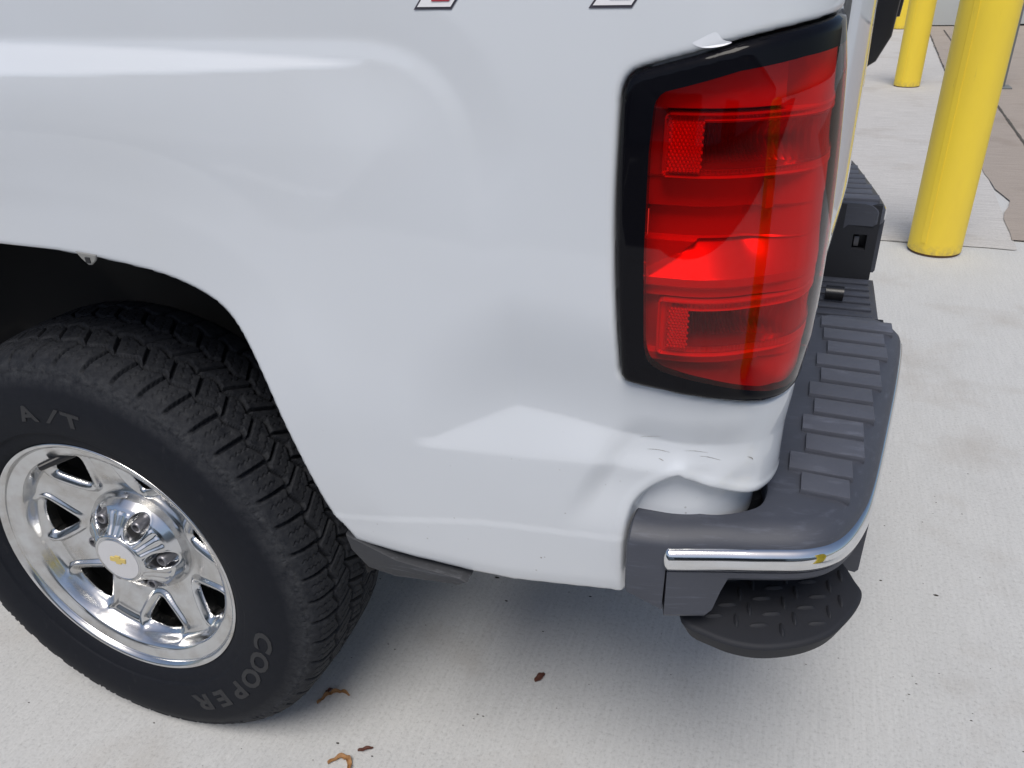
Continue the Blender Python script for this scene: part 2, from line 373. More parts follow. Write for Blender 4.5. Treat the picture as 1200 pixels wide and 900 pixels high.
# ------------------------------------------------------------------ the truck
truck = tag(empty('pickup_truck', (0, 0, 0)), 'white pickup truck with a dented rear corner above its bumper', 'pickup truck')
U0, RC, Y0 = 0.897, 0.131, -0.03
def sstep(t):
    t = np.clip(t, 0, 1); return t * t * (3 - 2 * t)
def plan(u):
    a = np.clip((u - U0) / RC, 0, np.pi / 2); e = np.maximum(u - U0 - RC * np.pi / 2, 0)
    return np.where(u < U0, u, U0 + RC * np.sin(a)), Y0 + RC * (1 - np.cos(a)) + e, np.sin(a), -np.cos(a)
def crown(z): return np.where(z > .95, .20 * (z - .95) ** 2, 0) + np.where(z < 1.02, .10 * (z - 1.02) ** 2, 0)
def surf(u, z, inward=0.0):
    u = np.asarray(u, float); z = np.asarray(z, float)
    x, y, nx, ny = plan(u); d = crown(z) + inward
    return np.stack([x - nx * d, y - ny * d, z + 0 * u], -1)
ARCH_R = [(0.0, .955), (.062, .9545), (.146, .953), (.234, .946), (.306, .934), (.36, .912), (.387, .880), (.409, .817), (.428, .739), (.447, .661), (.462, .612), (.488, .560), (.50, .40)]
ARCH = spline([(-x, z) for x, z in ARCH_R[:0:-1]] + ARCH_R, 6)
TAIL = np.vstack([spline([(.846, .880), (.8395, .965), (.836, 1.05), (.836, 1.112), (.8365, 1.150)], 4), spline([(.8375, 1.158), (.8415, 1.168), (.8485, 1.1745), (.861, 1.179)], 4)[:-1],
                  spline([(.861, 1.179), (.938, 1.198), (1.0, 1.207), (1.069, 1.212), (1.14, 1.214)], 5), [(1.14, .86)], spline([(1.13, .860), (1.09, .850), (1.06, .844), (1.03, .843), (.998, .847), (.957, .856), (.913, .863), (.870, .868)], 4), spline([(.861, .869), (.853, .871), (.8485, .8755)], 3)])
RED = np.vstack([[(.873, .912), (.871, .923), (.867, 1.012), (.866, 1.106), (.868, 1.145), (.870, 1.152), (.875, 1.158), (.94, 1.175), (1.003, 1.183), (1.077, 1.188), (1.125, 1.190), (1.125, .866)], [(1.065, .859), (1.035, .858), (1.007, .862), (.94, .881), (.890, .893), (.880, .899), (.875, .905)]])
POCKET = np.vstack([[(.856, .50), (.856, .60)], spline([(.856, .65), (.860, .691), (.868, .715), (.884, .735), (.906, .752), (.917, .7555), (.927, .750), (.961, .738), (.995, .727), (1.03, .720), (1.10, .716), (1.2, .714)], 5), [(1.2, .5)]])
FLARE = roundpoly([(-.70, .1), (.70, .1), (.70, 1.198), (-.70, 1.198)], .13, 10)
def zbot(u): return np.interp(u, [-1.1, .486, .65, .713, .86, 1.3], [.563, .563, .545, .545, .566, .566])
def panel_in(u, z, dent=True):
    d = np.zeros(np.shape(u))
    s_ = sdf(FLARE, u, z); wdt = .15 + .42 * np.clip(1.10 - z, 0, .5)
    amp = .0090 + .0125 * sstep((1.0 - z) / .25); up = sstep((z - .98) / .12)
    d = d + .0026 * np.clip((s_ + .046) / .042, 0, 1) * up
    d = d - (amp + .0026 * up) * (.17 * up * np.clip(s_ / .016, 0, 1) + (1 - .17 * up) * sstep(s_ / wdt))
    au = np.clip(1 - (np.maximum(u - .02, 0) / .57) ** 1.7, 0, 1); zt = 1.178 + .0155 * au; zq = 1.178 - .0135 * au - .001     # sharp ledge along the top of the flare
    d = d - .0245 * au * (np.clip((zt - z) / (zt - zq), 0, 1) - sstep((zq - z) / .16)) * np.where(z > .9, 1, 0)
    da = -sdf(ARCH, u, z)
    d = d + .0075 * np.clip((.085 - da) / .085, 0, 1) ** 1.25 * np.where(u < .7, 1, 0)
    if not dent: return d
    zu = np.interp(u, [.58, .606, .66, .728, .785, .84, .875, .95, 1.02, 1.2], [.749, .751, .779, .813, .808, .801, .793, .789, .788, .786])
    zl = np.interp(u, [.58, .606, .683, .75, .816, .86, .90, .95, 1.02, 1.2], [.748, .749, .752, .756, .762, .757, .757, .750, .735, .725])
    dep = np.interp(u, [.60, .66, .728, .80, .84, .88, .95, 1.02, 1.08], [0, .0085, .0185, .0180, .0160, .0165, .0150, .0050, .0030])
    t = (z - zl) / np.maximum(zu - zl, .012)
    g = np.where(t < 1, .5 * (t + np.sqrt(t * t + .005)) - .5 * (t - 1 + np.sqrt((t - 1) ** 2 + .0025)), 1 - 0.003)
    g = np.clip(g, 0, 1) * (1 - sstep((z - zu) / .15))
    d = d + dep * g
    # corner pushed in behind the diagonal crease
    c = u - (.808 + (z - .745) * .46)
    push = .0105 * sstep(c / .036) * sstep((.83 - z) / .06) * sstep((z - .655) / .09) * (1 - .8 * sstep((u - .97) / .06))
    d = d + push
    # buckled lip over the bumper and pocket round it
    lipw = .0022 * np.exp(-((u - .917) / .016) ** 2) * np.exp(-((z - .762) / .014) ** 2) - .004 * np.exp(-((u - .945) / .02) ** 2) * np.exp(-((z - .752) / .012) ** 2) - .003 * np.exp(-((u - 1.0) / .02) ** 2) * np.exp(-((z - .742) / .014) ** 2)
    d = d - lipw
    pk = sdf(POCKET, u, z)
    d = d + .022 * sstep((pk + .001) / .0095) - .0011 * np.exp(-((pk + .0065) / .0045) ** 2)
    ledge = np.interp(u, [.3, .482, .674, .855, .87], [.605, .614, .643, .660, .661])
    d = d - .0012 * sstep((ledge - z) / .004)
    tuck = zbot(u) + .026
    d = d + .004 * np.clip((tuck - z) / .026, 0, 1) ** 1.5
    d = d + .0006 * np.sin(u * 31 + z * 17) * np.sin(z * 23 - u * 9) * .5
    return d
def panel_F(u, z):
    f = np.minimum(-sdf(ARCH, u, z), -sdf(TAIL, u, z))
    f = np.minimum(f, z - zbot(u))
    return np.minimum(f, np.maximum(.885 - u, z - .655))
def rolled(F, r): return r - np.sqrt(np.maximum(r * r - np.clip(r - F, 0, r) ** 2, 0))
def panel_map(u, z): return surf(u, z, panel_in(u, z) + rolled(panel_F(u, z), .0065))
Ug = np.concatenate([np.arange(-1.0, -.02, .03), np.arange(0, .80, .0042), np.arange(.80, 1.175, .0023)]); Zg = np.concatenate([np.arange(.535, .70, .0042), np.arange(.70, .84, .0023), np.arange(.84, 1.15, .0042), np.arange(1.15, 1.245, .003), np.arange(1.26, 1.42, .02)])
v, f = cut_mesh(Ug, Zg, panel_F, panel_map, lambda u, z: surf(u, z, panel_in(u, z) + .028))
bed = add('bed_side', v, f, M['paint'], truck)
def mirror(vs): vs = np.array(vs, float).copy(); vs[:, 1] = 1.98 - vs[:, 1]; return vs
# plain right bed side
def pr_F(u, z): return np.minimum(np.minimum(-sdf(ARCH, u, z), z - zbot(u)), -sdf(TAIL, u, z))
v, f = cut_mesh(np.arange(-1.0, 1.175, .02), np.arange(.535, 1.42, .02), pr_F, lambda u, z: surf(u, z, panel_in(u, z, False)), lambda u, z: surf(u, z, .03), True)
add('bed_side', mirror(v), f, M['paint'], truck)
for sy in (0, 1):                                                 # top rails, inner skins
    bm = bmesh.new(); box(bm, -1.0, 1.02, -.005, .09, 1.40, 1.425, .008)
    o = from_bm('bed_rail', bm, M['black'], truck)
    if sy:
        for q in o.data.vertices: q.co.y = 1.98 - q.co.y
        o.data.flip_normals()
    bm = bmesh.new(); box(bm, -1.0, 1.0, .095, .105, 1.02, 1.40); o = from_bm('inner_skin', bm, M['paint'], truck)
    if sy:
        for q in o.data.vertices: q.co.y = 1.98 - q.co.y
        o.data.flip_normals()
bm = bmesh.new(); box(bm, -1.0, 1.0, .38, 1.60, .84, .86); from_bm('bed_floor', bm, M['paint'], truck)
# scratches, painted highlight, decals
def on_panel(u, z, o): return surf(u, z, panel_in(u, z) - o)
def ribbon(name, pts, wd, mat, off=.0004):
    P = spline(pts, 8); n = len(P); T = np.gradient(P, axis=0); T /= np.linalg.norm(T, axis=1)[:, None]; N = np.stack([-T[:, 1], T[:, 0]], 1)
    hw = wd * .5 * np.sin(np.linspace(.08, np.pi - .08, n))[:, None] * (1 + RNG.uniform(-.4, .4, (n, 1)))
    A, B = P + N * hw, P - N * hw
    v = np.vstack([on_panel(A[:, 0], A[:, 1], off), on_panel(B[:, 0], B[:, 1], off)])
    return add(name, v, [(k + n, k + n + 1, k + 1, k) for k in range(n - 1)], mat, truck)
for pts, wd in (([(.876, .780), (.888, .781), (.903, .780)], .0013), ([(.921, .783), (.936, .783), (.955, .780)], .0011), ([(.942, .777), (.956, .775), (.973, .770)], .0011), ([(1.006, .772), (1.012, .769), (1.014, .766)], .0022), ([(.867, .793), (.880, .796), (.892, .799)], .0008), ([(.890, .772), (.893, .771), (.896, .770)], .002)):
    ribbon('scratch', pts, wd * .42, M['scratch'])
def patch(name, poly, mat, off, parent=truck):
    P = np.array(poly, float); v = on_panel(P[:, 0], P[:, 1], off)
    return add(name, v, [tuple(range(len(P)))], mat, parent, smooth=False)
patch('painted_highlight', spline([(.896, 1.1965), (.903, 1.200), (.911, 1.2035), (.917, 1.2045), (.923, 1.199), (.931, 1.1965), (.915, 1.193), (.903, 1.1935)], 4, True), M['highlight'], .0003)  # bright patch painted on the panel as a highlight
def four(u0, w0):
    sl_ = .75                                                   # slant
    q = lambda x, y: (u0 + x + y * sl_, 1.2235 + y)
    stem = lambda a, b, lo, hi: [q(a, lo), q(b, lo), q(b, hi), q(a, hi)]
    d = empty('decal', (0, 0, 0), truck); d['label'] = 'red four with white edge and charcoal outline'
    H = .115
    for nm, mt, off, g in (('outline', M['decal_dark'], .0008, 0), ('white_border', M['decal_white'], .0014, .0022), ('red_core', M['decal_red'], .0020, .0068)):
        gl = g * (1 if nm == 'white_border' else 1.9 if nm == 'red_core' else 0); 
        o = patch('stem_' + nm, stem(gl, w0 - g, g, H - g), mt, off, d)
        patch('bar_' + nm, stem(-w0 * 1.3 + gl, w0 * .0 + gl - .0003, .034 + g, .064 - g), mt, off + .0001, d)
        wd = w0 * .55; patch('diagonal_' + nm, [q(-w0 * 1.3 + gl, .064 - g), q(-w0 * 1.3 + gl, .066 - g), q(-w0 * .1 + g * .3, H - g), q(gl, H - g), q(gl, H - g - .006), q(-w0 * 1.3 + wd - gl, .064 - g)], mt, off + .0002, d)
four(.642, .0375); four(.806, .0375)
# tail light ------------------------------------------------------
tl = empty('tail_light', (0, 0, 0), truck)
gap = .0022
bulge = lambda u, z: -.0015 - .004 * np.clip(sdf(TAIL, u, z) / .05, 0, 1)
def lens_map(u, z, extra=0.0):
    s_ = sdf(TAIL, u, z) - gap
    return surf(u, z, bulge(u, z) + rolled(np.maximum(s_, 0), .006) + extra)
UT, ZT = np.arange(.825, 1.145, .004), np.arange(.835, 1.225, .004)
v, f = cut_mesh(UT, ZT, lambda u, z: sdf(RED, u, z), lens_map); add('lens', v, f, M['lens'], tl)
v, f = cut_mesh(UT, ZT, lambda u, z: np.minimum(sdf(TAIL, u, z) - gap, -sdf(RED, u, z)), lens_map, lambda u, z: lens_map(u, z, .012), split=True); add('bezel', v, f, M['black_lens'], tl)
BIG = np.array(RED)
FU = roundpoly([(.876, 1.083), (1.16, 1.083), (1.16, 1.138), (.876, 1.138)], .006); CU = [(.914, 1.092), (1.16, 1.092), (1.16, 1.131), (.914, 1.131)]
FL = roundpoly([(.881, .905), (1.16, .905), (1.16, .963), (.881, .963)], .006); CL = [(.912, .917), (1.16, .917), (1.16, .953), (.912, .953)]
def inner_depth(u, z):
    d = .026 + 0 * u
    d = d + sstep((z - 1.140) / .003) * (-.017) * sstep((1.0 - u) / .003)      # tilted upper panel
    d = np.where((u > 1.0) & (z > 1.14), .026 + .008 * np.sin((u - 1.0) * 60 + z * 40) * sstep((z - 1.14) / .01), d)
    # broad panel between the lamps
    mid = sstep((1.081 - z) / .002) * sstep((z - 1.018) / .002); d = d + mid * (.004 + .010 * sstep((1.052 - z) / .003))
    # shelf facing up, its lip and the band below
    left = .862 + (z - .985) * 1.65
    sh = np.clip((1.019 - z) / (1.019 - .987), 0, 1)
    in_sh = (z < 1.019) & (z > .966)
    slope = .030 + (.014 - .034 * sh) * sstep((u - left + .004) / .008)
    d = np.where(in_sh, slope, d)
    d = np.where((z <= .987) & (z > .966), .010 + .006 * sstep((.978 - z) / .002), d)
    d = np.where((z <= .966) & (z > .9635), .022, d)
    # lower curved panel
    low = z <= .904
    d = np.where(low, .016 + .012 * sstep((.895 - z) / .004) + .004 * sstep((u - 1.0) / .003), d)
    for F_, C_ in ((FU, CU), (FL, CL)):
        s_ = sdf(F_, u, z); d = np.where(s_ > -.0018, .016, d); d = np.where(np.abs(s_) < .0012, .010, d)
        fr = s_ > .0018
        d = np.where(fr, .014 + .0011 * np.abs(((u / .0042) % 1) * 2 - 1), d)
        sc = sdf(C_, u, z)
        flu = .0030 * np.abs(((u / .0062) % 1) * 2 - 1)
        zc = sum(q[1] for q in C_) / 4
        d = np.where(sc > 0, .050 + flu - .018 * np.clip(sc * 0 + (np.abs(z - zc) / .02) ** 2, 0, 1), d)
        d = np.where((sc <= 0) & (sc > -.0022), .011, d)
    d = np.where((np.abs(u - 1.0) < .0015) & (z > 1.14), .046, d)
    return d * (1 - .93 * sstep((u - .975) / .075))
Ui, Zi = np.arange(.862, 1.13, .00155), np.arange(.852, 1.196, .00155)
uu, vv = np.meshgrid(Ui, Zi, indexing='ij')
v = surf(uu.ravel(), vv.ravel(), inner_depth(uu, vv).ravel() + .0025)
gf = np.array(grid_faces(len(Ui), len(Zi))); cu_, cz_ = uu.ravel()[gf].mean(1), vv.ravel()[gf].mean(1)
ch = [sdf(C_, cu_, cz_) > -.001 for C_ in (CU, CL)]
def sub(name, mask, mat):
    q = gf[mask]; ids, inv_ = np.unique(q, return_inverse=True)
    return add(name, v[ids], inv_.reshape(q.shape), mat, tl, smooth=False)
sub('reflector', ~(ch[0] | ch[1]), M['reflector']); sub('lamp_chamber', ch[0], M['chamber']); sub('lamp_chamber', ch[1], M['chamber'])
def reflex(name, u0, u1, z0, z1, dep):
    n = 9; vs = []; fs = []; st = .0036
    for a in np.arange(u0, u1, st):
        for k, b in enumerate(np.arange(z0, z1, st * .87)):
            off = (k % 2) * st * .5; c = (a + off, b); i = len(vs)
            for s_ in range(6):
                an = math.pi / 3 * s_ + math.pi / 6; vs.append(tuple(surf(c[0] + st * .56 * math.cos(an), c[1] + st * .56 * math.sin(an), dep)))
            vs.append(tuple(surf(c[0], c[1], dep - .0016)))
            fs += [(i + s_, i + (s_ + 1) % 6, i + 6) for s_ in range(6)]
    return add(name, vs, fs, M['reflex'], tl, smooth=False)
reflex('reflex_reflector', .881, .910, 1.090, 1.133, .0125); reflex('reflex_reflector', .892, .911, .915, .957, .0125)
def tab(u0, u1, z0, z1, dep, mat):
    vs = [tuple(surf(u, z, d)) for d in (dep, dep + .006) for u, z in ((u0, z0), (u1, z0), (u1, z1), (u0, z1))]
    return add('orange_reflection', vs, [(0, 1, 2, 3), (4, 7, 6, 5), (0, 4, 5, 1), (1, 5, 6, 2), (2, 6, 7, 3), (3, 7, 4, 0)], mat, tl, smooth=False)
tab(.992, 1.003, 1.050, 1.077, .020, M['amber_glint']); tab(1.004, 1.018, 1.143, 1.172, .022, M['amber_glint'])  # orange tabs painted in as the bollard's reflection in the lens
bm = bmesh.new(); box(bm, .87, .945, .075, .14, .85, 1.20); from_bm('housing', bm, M['socket'], tl)
# tailgate ---------------------------------------------------------
def tg_x(z): return np.interp(z, [.70, .75, .82, .87, .92, 1.0, 1.2, 1.36, 1.39, 1.42], [.965, .972, .980, .998, 1.018, 1.027, 1.026, 1.026, 1.036, 1.025])
def tg_map(y, z):
    s_ = (y - .99) / .84; e = np.clip((.84 - np.abs(y - .99)) / .05, 0, 1)
    return np.stack([tg_x(z) + .034 * (1 - np.exp(-np.maximum(.84 - np.abs(y - .99), 0) / .10)) - .012 * (1 - np.sqrt(np.clip(1 - (1 - np.clip(e * 4, 0, 1)) ** 2, 0, 1))) - np.where(z > .96, 0.0, .0), y, z], -1)
Yt, Zt = .99 + .838 * np.sin(np.linspace(-1, 1, 90) * np.pi / 2), np.concatenate([np.linspace(.70, 1.42, 60)])
yy, zz = np.meshgrid(Yt, Zt, indexing='ij'); v = tg_map(yy.ravel(), zz.ravel())
add('tailgate', v, [q for q in grid_faces(90, 60)], M['paint'], truck)
tgo = truck.children[-1]
bm = bmesh.new(); box(bm, .93, 1.0, .152, 1.828, .70, 1.42); from_bm('inner_panel', bm, M['paint'], tgo)
hd = empty('tailgate_handle', (0, 0, 0), truck)
bm = bmesh.new(); bm_poly(bm, [(1.07, 1.055), (1.098, 1.075), (1.116, 1.115), (1.122, 1.20), (1.116, 1.25), (1.08, 1.27)], .84, 1.16, .006, 2, 'y'); from_bm('bezel', bm, M['black'], hd)
bm = bmesh.new(); bm_poly(bm, [(1.108, 1.14), (1.126, 1.142), (1.131, 1.20), (1.118, 1.235)], .88, 1.12, .004, 2, 'y'); from_bm('pull', bm, M['black'], hd)
# bumper -----------------------------------------------------------
bump = empty('rear_bumper', (0, 0, 0), truck)
OUT = [(.867, -.037), (.885, -.0355), (.9085, -.0325), (.9115, -.032), (.925, -.0285), (.972, -.0150), (1.018, -.0025), (1.063, .013), (1.094, .039), (1.118, .090), (1.135, .156), (1.159, .308), (1.182, .470), (1.195, .585), (1.192, .622), (1.176, .640)]
INN = [(.869, .010), (.882, .012), (.905, .014), (.908, .014), (.925, .017), (.962, .024), (1.000, .050), (1.008, .085), (1.002, .125), (1.000, .170), (1.005, .225), (1.012, .330), (1.028, .440), (1.050, .585), (1.062, .622), (1.080, .636)]
def resample(O, I, per=7):
    return spline(O, per), spline(I, per)
Oc, Ic = resample(OUT, INN)
def loft(sections, closed=True, caps=True):
    n = len(sections[0]); v = [p for s_ in sections for p in s_]; f = []
    for i in range(len(sections) - 1):
        for j in range(n if closed else n - 1): f.append((i * n + j, (i + 1) * n + j, (i + 1) * n + (j + 1) % n, i * n + (j + 1) % n))
    if caps: f += [tuple(range(n))[::-1], tuple(range((len(sections) - 1) * n, len(sections) * n))]
    return v, f
def fix(name, v, f, mat, parent, angle=35, mir=False, smooth=True, skew=.02):
    bm = bmesh.new(); vs = [bm.verts.new(((q[0] + skew, 1.98 - q[1], q[2]) if mir else tuple(map(float, q)))) for q in v]
    for q in f:
        try: bm.faces.new([vs[k] for k in q])
        except ValueError: pass
    return from_bm(name, bm, mat, parent, smooth, angle=angle)
def section(o, i, x_cut, low, k):
    o, i = np.array(o), np.array(i); d = o - i; L = np.linalg.norm(d); d = d / L
    at = lambda s_, z: (*(i + d * s_), z)
    b = min(.030, L * .62)
    pts = [at(0, .60), at(0, .6845), at(.003, .6890)]
    pts += [at(L - b, .6890), at(L - b * .8, .6880), at(L - b * .55, .6850), at(L - b * .3, .6800), at(L - b * .1, .6745), at(L, .668), at(L, low), at(L - .006, low - .006), at(L * .35, low - .006)]
    return pts
def crn(sec, k):       # round the front upper corner of the end cap
    return sec
for mir in (False, True):
    secs = [section(o, i, 0, (.600 - (o[0] - .862) * .5) if o[0] < .9095 else .640, 0) for o, i in zip(Oc, Ic)]
    # front end of the cap rounds off
    first = np.array(secs[0]); c = first.mean(0)
    pre = []
    for s_, sh in ((.80, -.0035), (.93, -.0022)):
        q = c + (first - c) * s_; q[:, 0] += sh; pre.append([tuple(t) for t in q])
    v, f = loft(pre + secs); fix('step_pad', v, f, M['pad'], bump, 30, mir)
    # chrome strip
    ip = [k for k, o in enumerate(Oc) if o[0] > .911 and o[1] < .60]
    Q = Oc[ip]; T = np.gradient(Q, axis=0); T /= np.linalg.norm(T, axis=1)[:, None]; N = np.stack([T[:, 1], -T[:, 0]], 1)
    prof = [(-.012, .669), (-.001, .6695), (.004, .667), (.0075, .662), (.009, .655), (.0085, .648), (.006, .642), (.001, .639), (-.012, .639)]
    cs = []
    arc = np.concatenate([[0], np.cumsum(np.linalg.norm(np.diff(Q, axis=0), axis=1))])
    lead = [(-.006, .35), (-.0052, .6), (-.003, .85)]
    for dx, s_ in lead: cs.append([(Q[0][0] + dx + N[0][0] * a * s_, Q[0][1] + N[0][1] * (a * s_), .6545 + (b - .6545) * s_) for a, b in prof])
    for q, n_ in zip(Q, N):
        k_ = 1 - .45 * float(sstep((q[1] - .03) / .15)); cs.append([(q[0] + n_[0] * a * (k_ if a > 0 else 1), q[1] + n_[1] * a * (k_ if a > 0 else 1), b) for a, b in prof])
    v, f = loft(cs); fix('chrome_strip', v, f, M['chrome'], bump, 60, mir)
    # fascia below the chrome: full height at the side, a thin lip over the step, full again on the rear
    def lowz(q):
        if q[1] < .08: return .566 + .058 * float(sstep((q[0] - .960) / .020))
        return .624 - .124 * float(sstep((q[1] - .17) / .02))
    sg = []
    for q, n_ in zip(Q, N):
        z0 = lowz(q)
        sg.append([(q[0] + n_[0] * a, q[1] + n_[1] * a, b) for a, b in ((-.035, .638), (.0035, .638), (.003, z0 + .006), (-.001, z0), (-.035, z0))])
    v, f = loft(sg); fix('lower_fascia', v, f, M['pad'], bump, 30, mir)
    # the wall at the back of the step opening and the rounded fillet of its front edge
    bm_v = [(.955, .055), (1.11, .21), (1.09, .24), (.94, .24)]
    v = [(x, y, z) for z in (.52, .662) for x, y in bm_v]; fix('step_well', v, [(0, 1, 2, 3), (4, 5, 6, 7), (0, 1, 5, 4), (1, 2, 6, 5), (2, 3, 7, 6), (3, 0, 4, 7)], M['dark'], bump, 30, mir)
    STEP = spline([(.928, -.001), (.966, -.026), (1.015, -.030), (1.062, -.013), (1.100, .016), (1.126, .057), (1.140, .098), (1.133, .122), (1.105, .17), (1.03, .2), (.965, .2), (.94, .10)], 6, True)
    bm = bmesh.new(); bm_poly(bm, [tuple(q) for q in STEP], .514, .5465, .006, 4)
    for q in bm.verts:
        if q.co.z < .528:
            cx, cy = 1.03, .07; k_ = .11 * (.535 - q.co.z) / .02; q.co.x += (cx - q.co.x) * k_; q.co.y += (cy - q.co.y) * k_
        if mir: q.co.y = 1.98 - q.co.y; q.co.x += .02
    st_ = from_bm('corner_step', bm, M['dark'], bump, angle=30)
    # raised tread lozenges on the step
    me = None
    k = 0
    for r_ in range(-1, 9):
        for c_ in range(-1, 8):
            x = .955 + c_ * .0265 + (r_ % 2) * .013; y = -.018 + r_ * .0235
            if sdf(STEP, np.array([x]), np.array([y]))[0] < .014 or y > .15 or (x < .972 and y > .012): continue
            if me is None:
                bm = bmesh.new(); n = 10; top = bm.verts.new((0, 0, .0042)); ring = [bm.verts.new((.0125 * math.cos(2 * math.pi * a / n), .0034 * math.sin(2 * math.pi * a / n) * (1 - .0), 0)) for a in range(n)]
                rid = [bm.verts.new((.0085 * math.cos(2 * math.pi * a / n), .0016 * math.sin(2 * math.pi * a / n), .0036)) for a in range(n)]
                for a in range(n): bm.faces.new((ring[a], ring[(a + 1) % n], rid[(a + 1) % n], rid[a])); bm.faces.new((rid[a], rid[(a + 1) % n], top))
                o = from_bm('tread_bar', bm, M['dark'], bump, angle=50); me = o.data
            else:
                o = bpy.data.objects.new('tread_bar', me); COL.objects.link(o); o.parent = bump
            o.location = (x + (.02 if mir else 0), 1.98 - y if mir else y, .5462); o.rotation_euler = (0, 0, math.radians(20 if (r_ + c_) % 2 else 100) * (-1 if mir else 1))
    # ribs on the pad
    INR = [(1.000, .050), (1.012, .085), (1.018, .125), (1.024, .170), (1.033, .225), (1.040, .330), (1.050, .440), (1.064, .585), (1.069, .622)]
    ys = [.597, .548, .498, .449, .399, .350, .300, .251, .201, .152, .108]
    for k, y in enumerate(ys):
        xi = float(np.interp(y, [q[1] for q in INR], [q[0] for q in INR])) + .010 + (.011 if k % 2 == 0 else 0); xo = float(np.interp(y, [q[1] for q in OUT[8:]], [q[0] for q in OUT[8:]])) - .021 - (.007 if k % 2 else 0)
        if k == 0: xi -= .02; xo += .005
        if k >= 10: xi += .010
        hw = .0190; sk = -.012
        pts = [(xi, y - hw), (xo, y - hw + sk * .3), (xo, y + hw + sk * .3), (xi, y + hw)]
        if mir: pts = [(x + .02, 1.98 - q) for x, q in pts]
        bm = bmesh.new(); bm_poly(bm, pts, .684, .6955, .0016, 2); from_bm('rib', bm, M['rib'], bump)
# centre step with its ribs, the square hole in the far pad's end wall, trailer plug
bm = bmesh.new(); box(bm, 1.06, 1.215, .66, 1.335, .44, .500, .006); from_bm('center_step', bm, M['pad'], bump)
for k in range(15):
    y = .70 + k * .042; bm = bmesh.new(); box(bm, 1.075, 1.200, y, y + .022, .499, .506, .002); from_bm('rib', bm, M['pad'], bump)
for y0, sgn in ((1.349, 1), (.632, -1)):
    bm = bmesh.new(); y1 = y0 + .012
    X0, X1 = (1.095, 1.205) if sgn > 0 else (1.075, 1.168)
    for a in ((X0, 1.150, .49, .686), (1.182 if sgn > 0 else 1.152, X1, .49, .686), (1.150, 1.182, .49, .572), (1.150, 1.182, .611, .686))[:4 if sgn > 0 else 2]: box(bm, a[0], a[1], y0 - .006, y1, a[2], a[3])
    from_bm('pad_end_wall', bm, M['dark'], bump)
    bm = bmesh.new(); box(bm, 1.145, 1.19, y0 + .03 * sgn, y0 + .035 * sgn, .56, .62); from_bm('hole_back', bm, M['black'], bump)
    bm = bmesh.new(); box(bm, 1.155, 1.166, y0 + .012 * sgn, y0 + .028 * sgn, .575, .600, .002); from_bm('clip', bm, M['steel'], bump)
bm = bmesh.new(); bmesh.ops.create_cone(bm, cap_ends=True, segments=24, radius1=.017, radius2=.017, depth=.04, matrix=Matrix.Translation((1.118, 1.17, .520)) @ Matrix.Rotation(math.pi / 2, 4, 'Y'))
from_bm('trailer_plug', bm, M['black'], bump)
# plastic piece below the panel behind the wheel, clip on the arch lip
bm = bmesh.new(); bm_poly(bm, [(.476, .575), (.55, .548), (.640, .540), (.652, .535), (.640, .528), (.600, .524), (.545, .518), (.505, .524), (.482, .550)], -.018, .05, .003, 2, 'y'); from_bm('splash_guard', bm, M['bracket'], truck)
bm = bmesh.new(); bm_poly(bm, [(.166, .958), (.198, .956), (.194, .948), (.186, .942), (.181, .942), (.173, .949)], -.034, -.030, .001, 1, 'y'); from_bm('arch_clip', bm, M['silver'], truck)
bm = bmesh.new(); box(bm, .180, .187, -.0352, -.0335, .945, .952); from_bm('clip_hole', bm, M['black'], truck)
# wheel house liner
v = []; AL = ARCH[4:-4]; n = len(AL)
for y, k in ((-.014, 1.012), (.02, 1.05), (.10, 1.07), (.36, 1.07)):
    for q in AL: v.append((q[0] * k, y, .50 + (q[1] - .50) * k))
v += [(.0, .36, .5)]
f = [(i * n + j, i * n + j + 1, (i + 1) * n + j + 1, (i + 1) * n + j) for i in range(3) for j in range(n - 1)] + [(3 * n + j, 3 * n + j + 1, 4 * n) for j in range(n - 1)]
ln = add('wheel_liner', v, f, M['liner'], truck)
for x_, z_ in ((.19, .955), (.27, .945), (-.1, .965)):
    bm = bmesh.new(); bmesh.ops.create_uvsphere(bm, u_segments=12, v_segments=8, radius=.011, matrix=Matrix.Translation((x_, .05, z_))); from_bm('liner_screw', bm, M['black'], ln)
# underbody
bm = bmesh.new(); box(bm, -5.0, .95, .50, .60, .50, .66, .01); box(bm, -5.0, .95, 1.38, 1.48, .50, .66, .01); box(bm, -.9, .9, .42, 1.56, .80, .835); box(bm, .55, .90, .16, 1.8, .68, .80); from_bm('frame', bm, M['liner'], truck)
bm = bmesh.new(); bmesh.ops.create_cone(bm, cap_ends=True, segments=20, radius1=.05, radius2=.05, depth=1.5, matrix=Matrix.Translation((0, .99, .385)) @ Matrix.Rotation(math.pi / 2, 4, 'X')); bmesh.ops.create_uvsphere(bm, u_segments=20, v_segments=12, radius=.16, matrix=Matrix.Translation((0, .99, .385))); from_bm('axle', bm, M['liner'], truck)
# cab and bonnet, ahead of the picture
bm = bmesh.new(); bm_poly(bm, [(-1.03, .55), (-1.03, 1.42), (-1.18, 1.88), (-1.9, 1.93), (-2.6, 1.86), (-3.25, 1.36), (-4.5, 1.22), (-4.62, 1.0), (-4.62, .52), (-4.2, .52), (-4.05, .86), (-3.75, .95), (-3.45, .86), (-3.3, .52)], -.03, 2.01, .05, 4, 'y'); from_bm('cab', bm, M['paint'], truck)
for sy in (-.034, 2.006):
    bm = bmesh.new(); bm_poly(bm, [(-1.25, 1.38), (-1.36, 1.78), (-2.5, 1.78), (-3.0, 1.40)], sy, sy + .008, .002, 1, 'y'); from_bm('window', bm, M['glass'], truck)

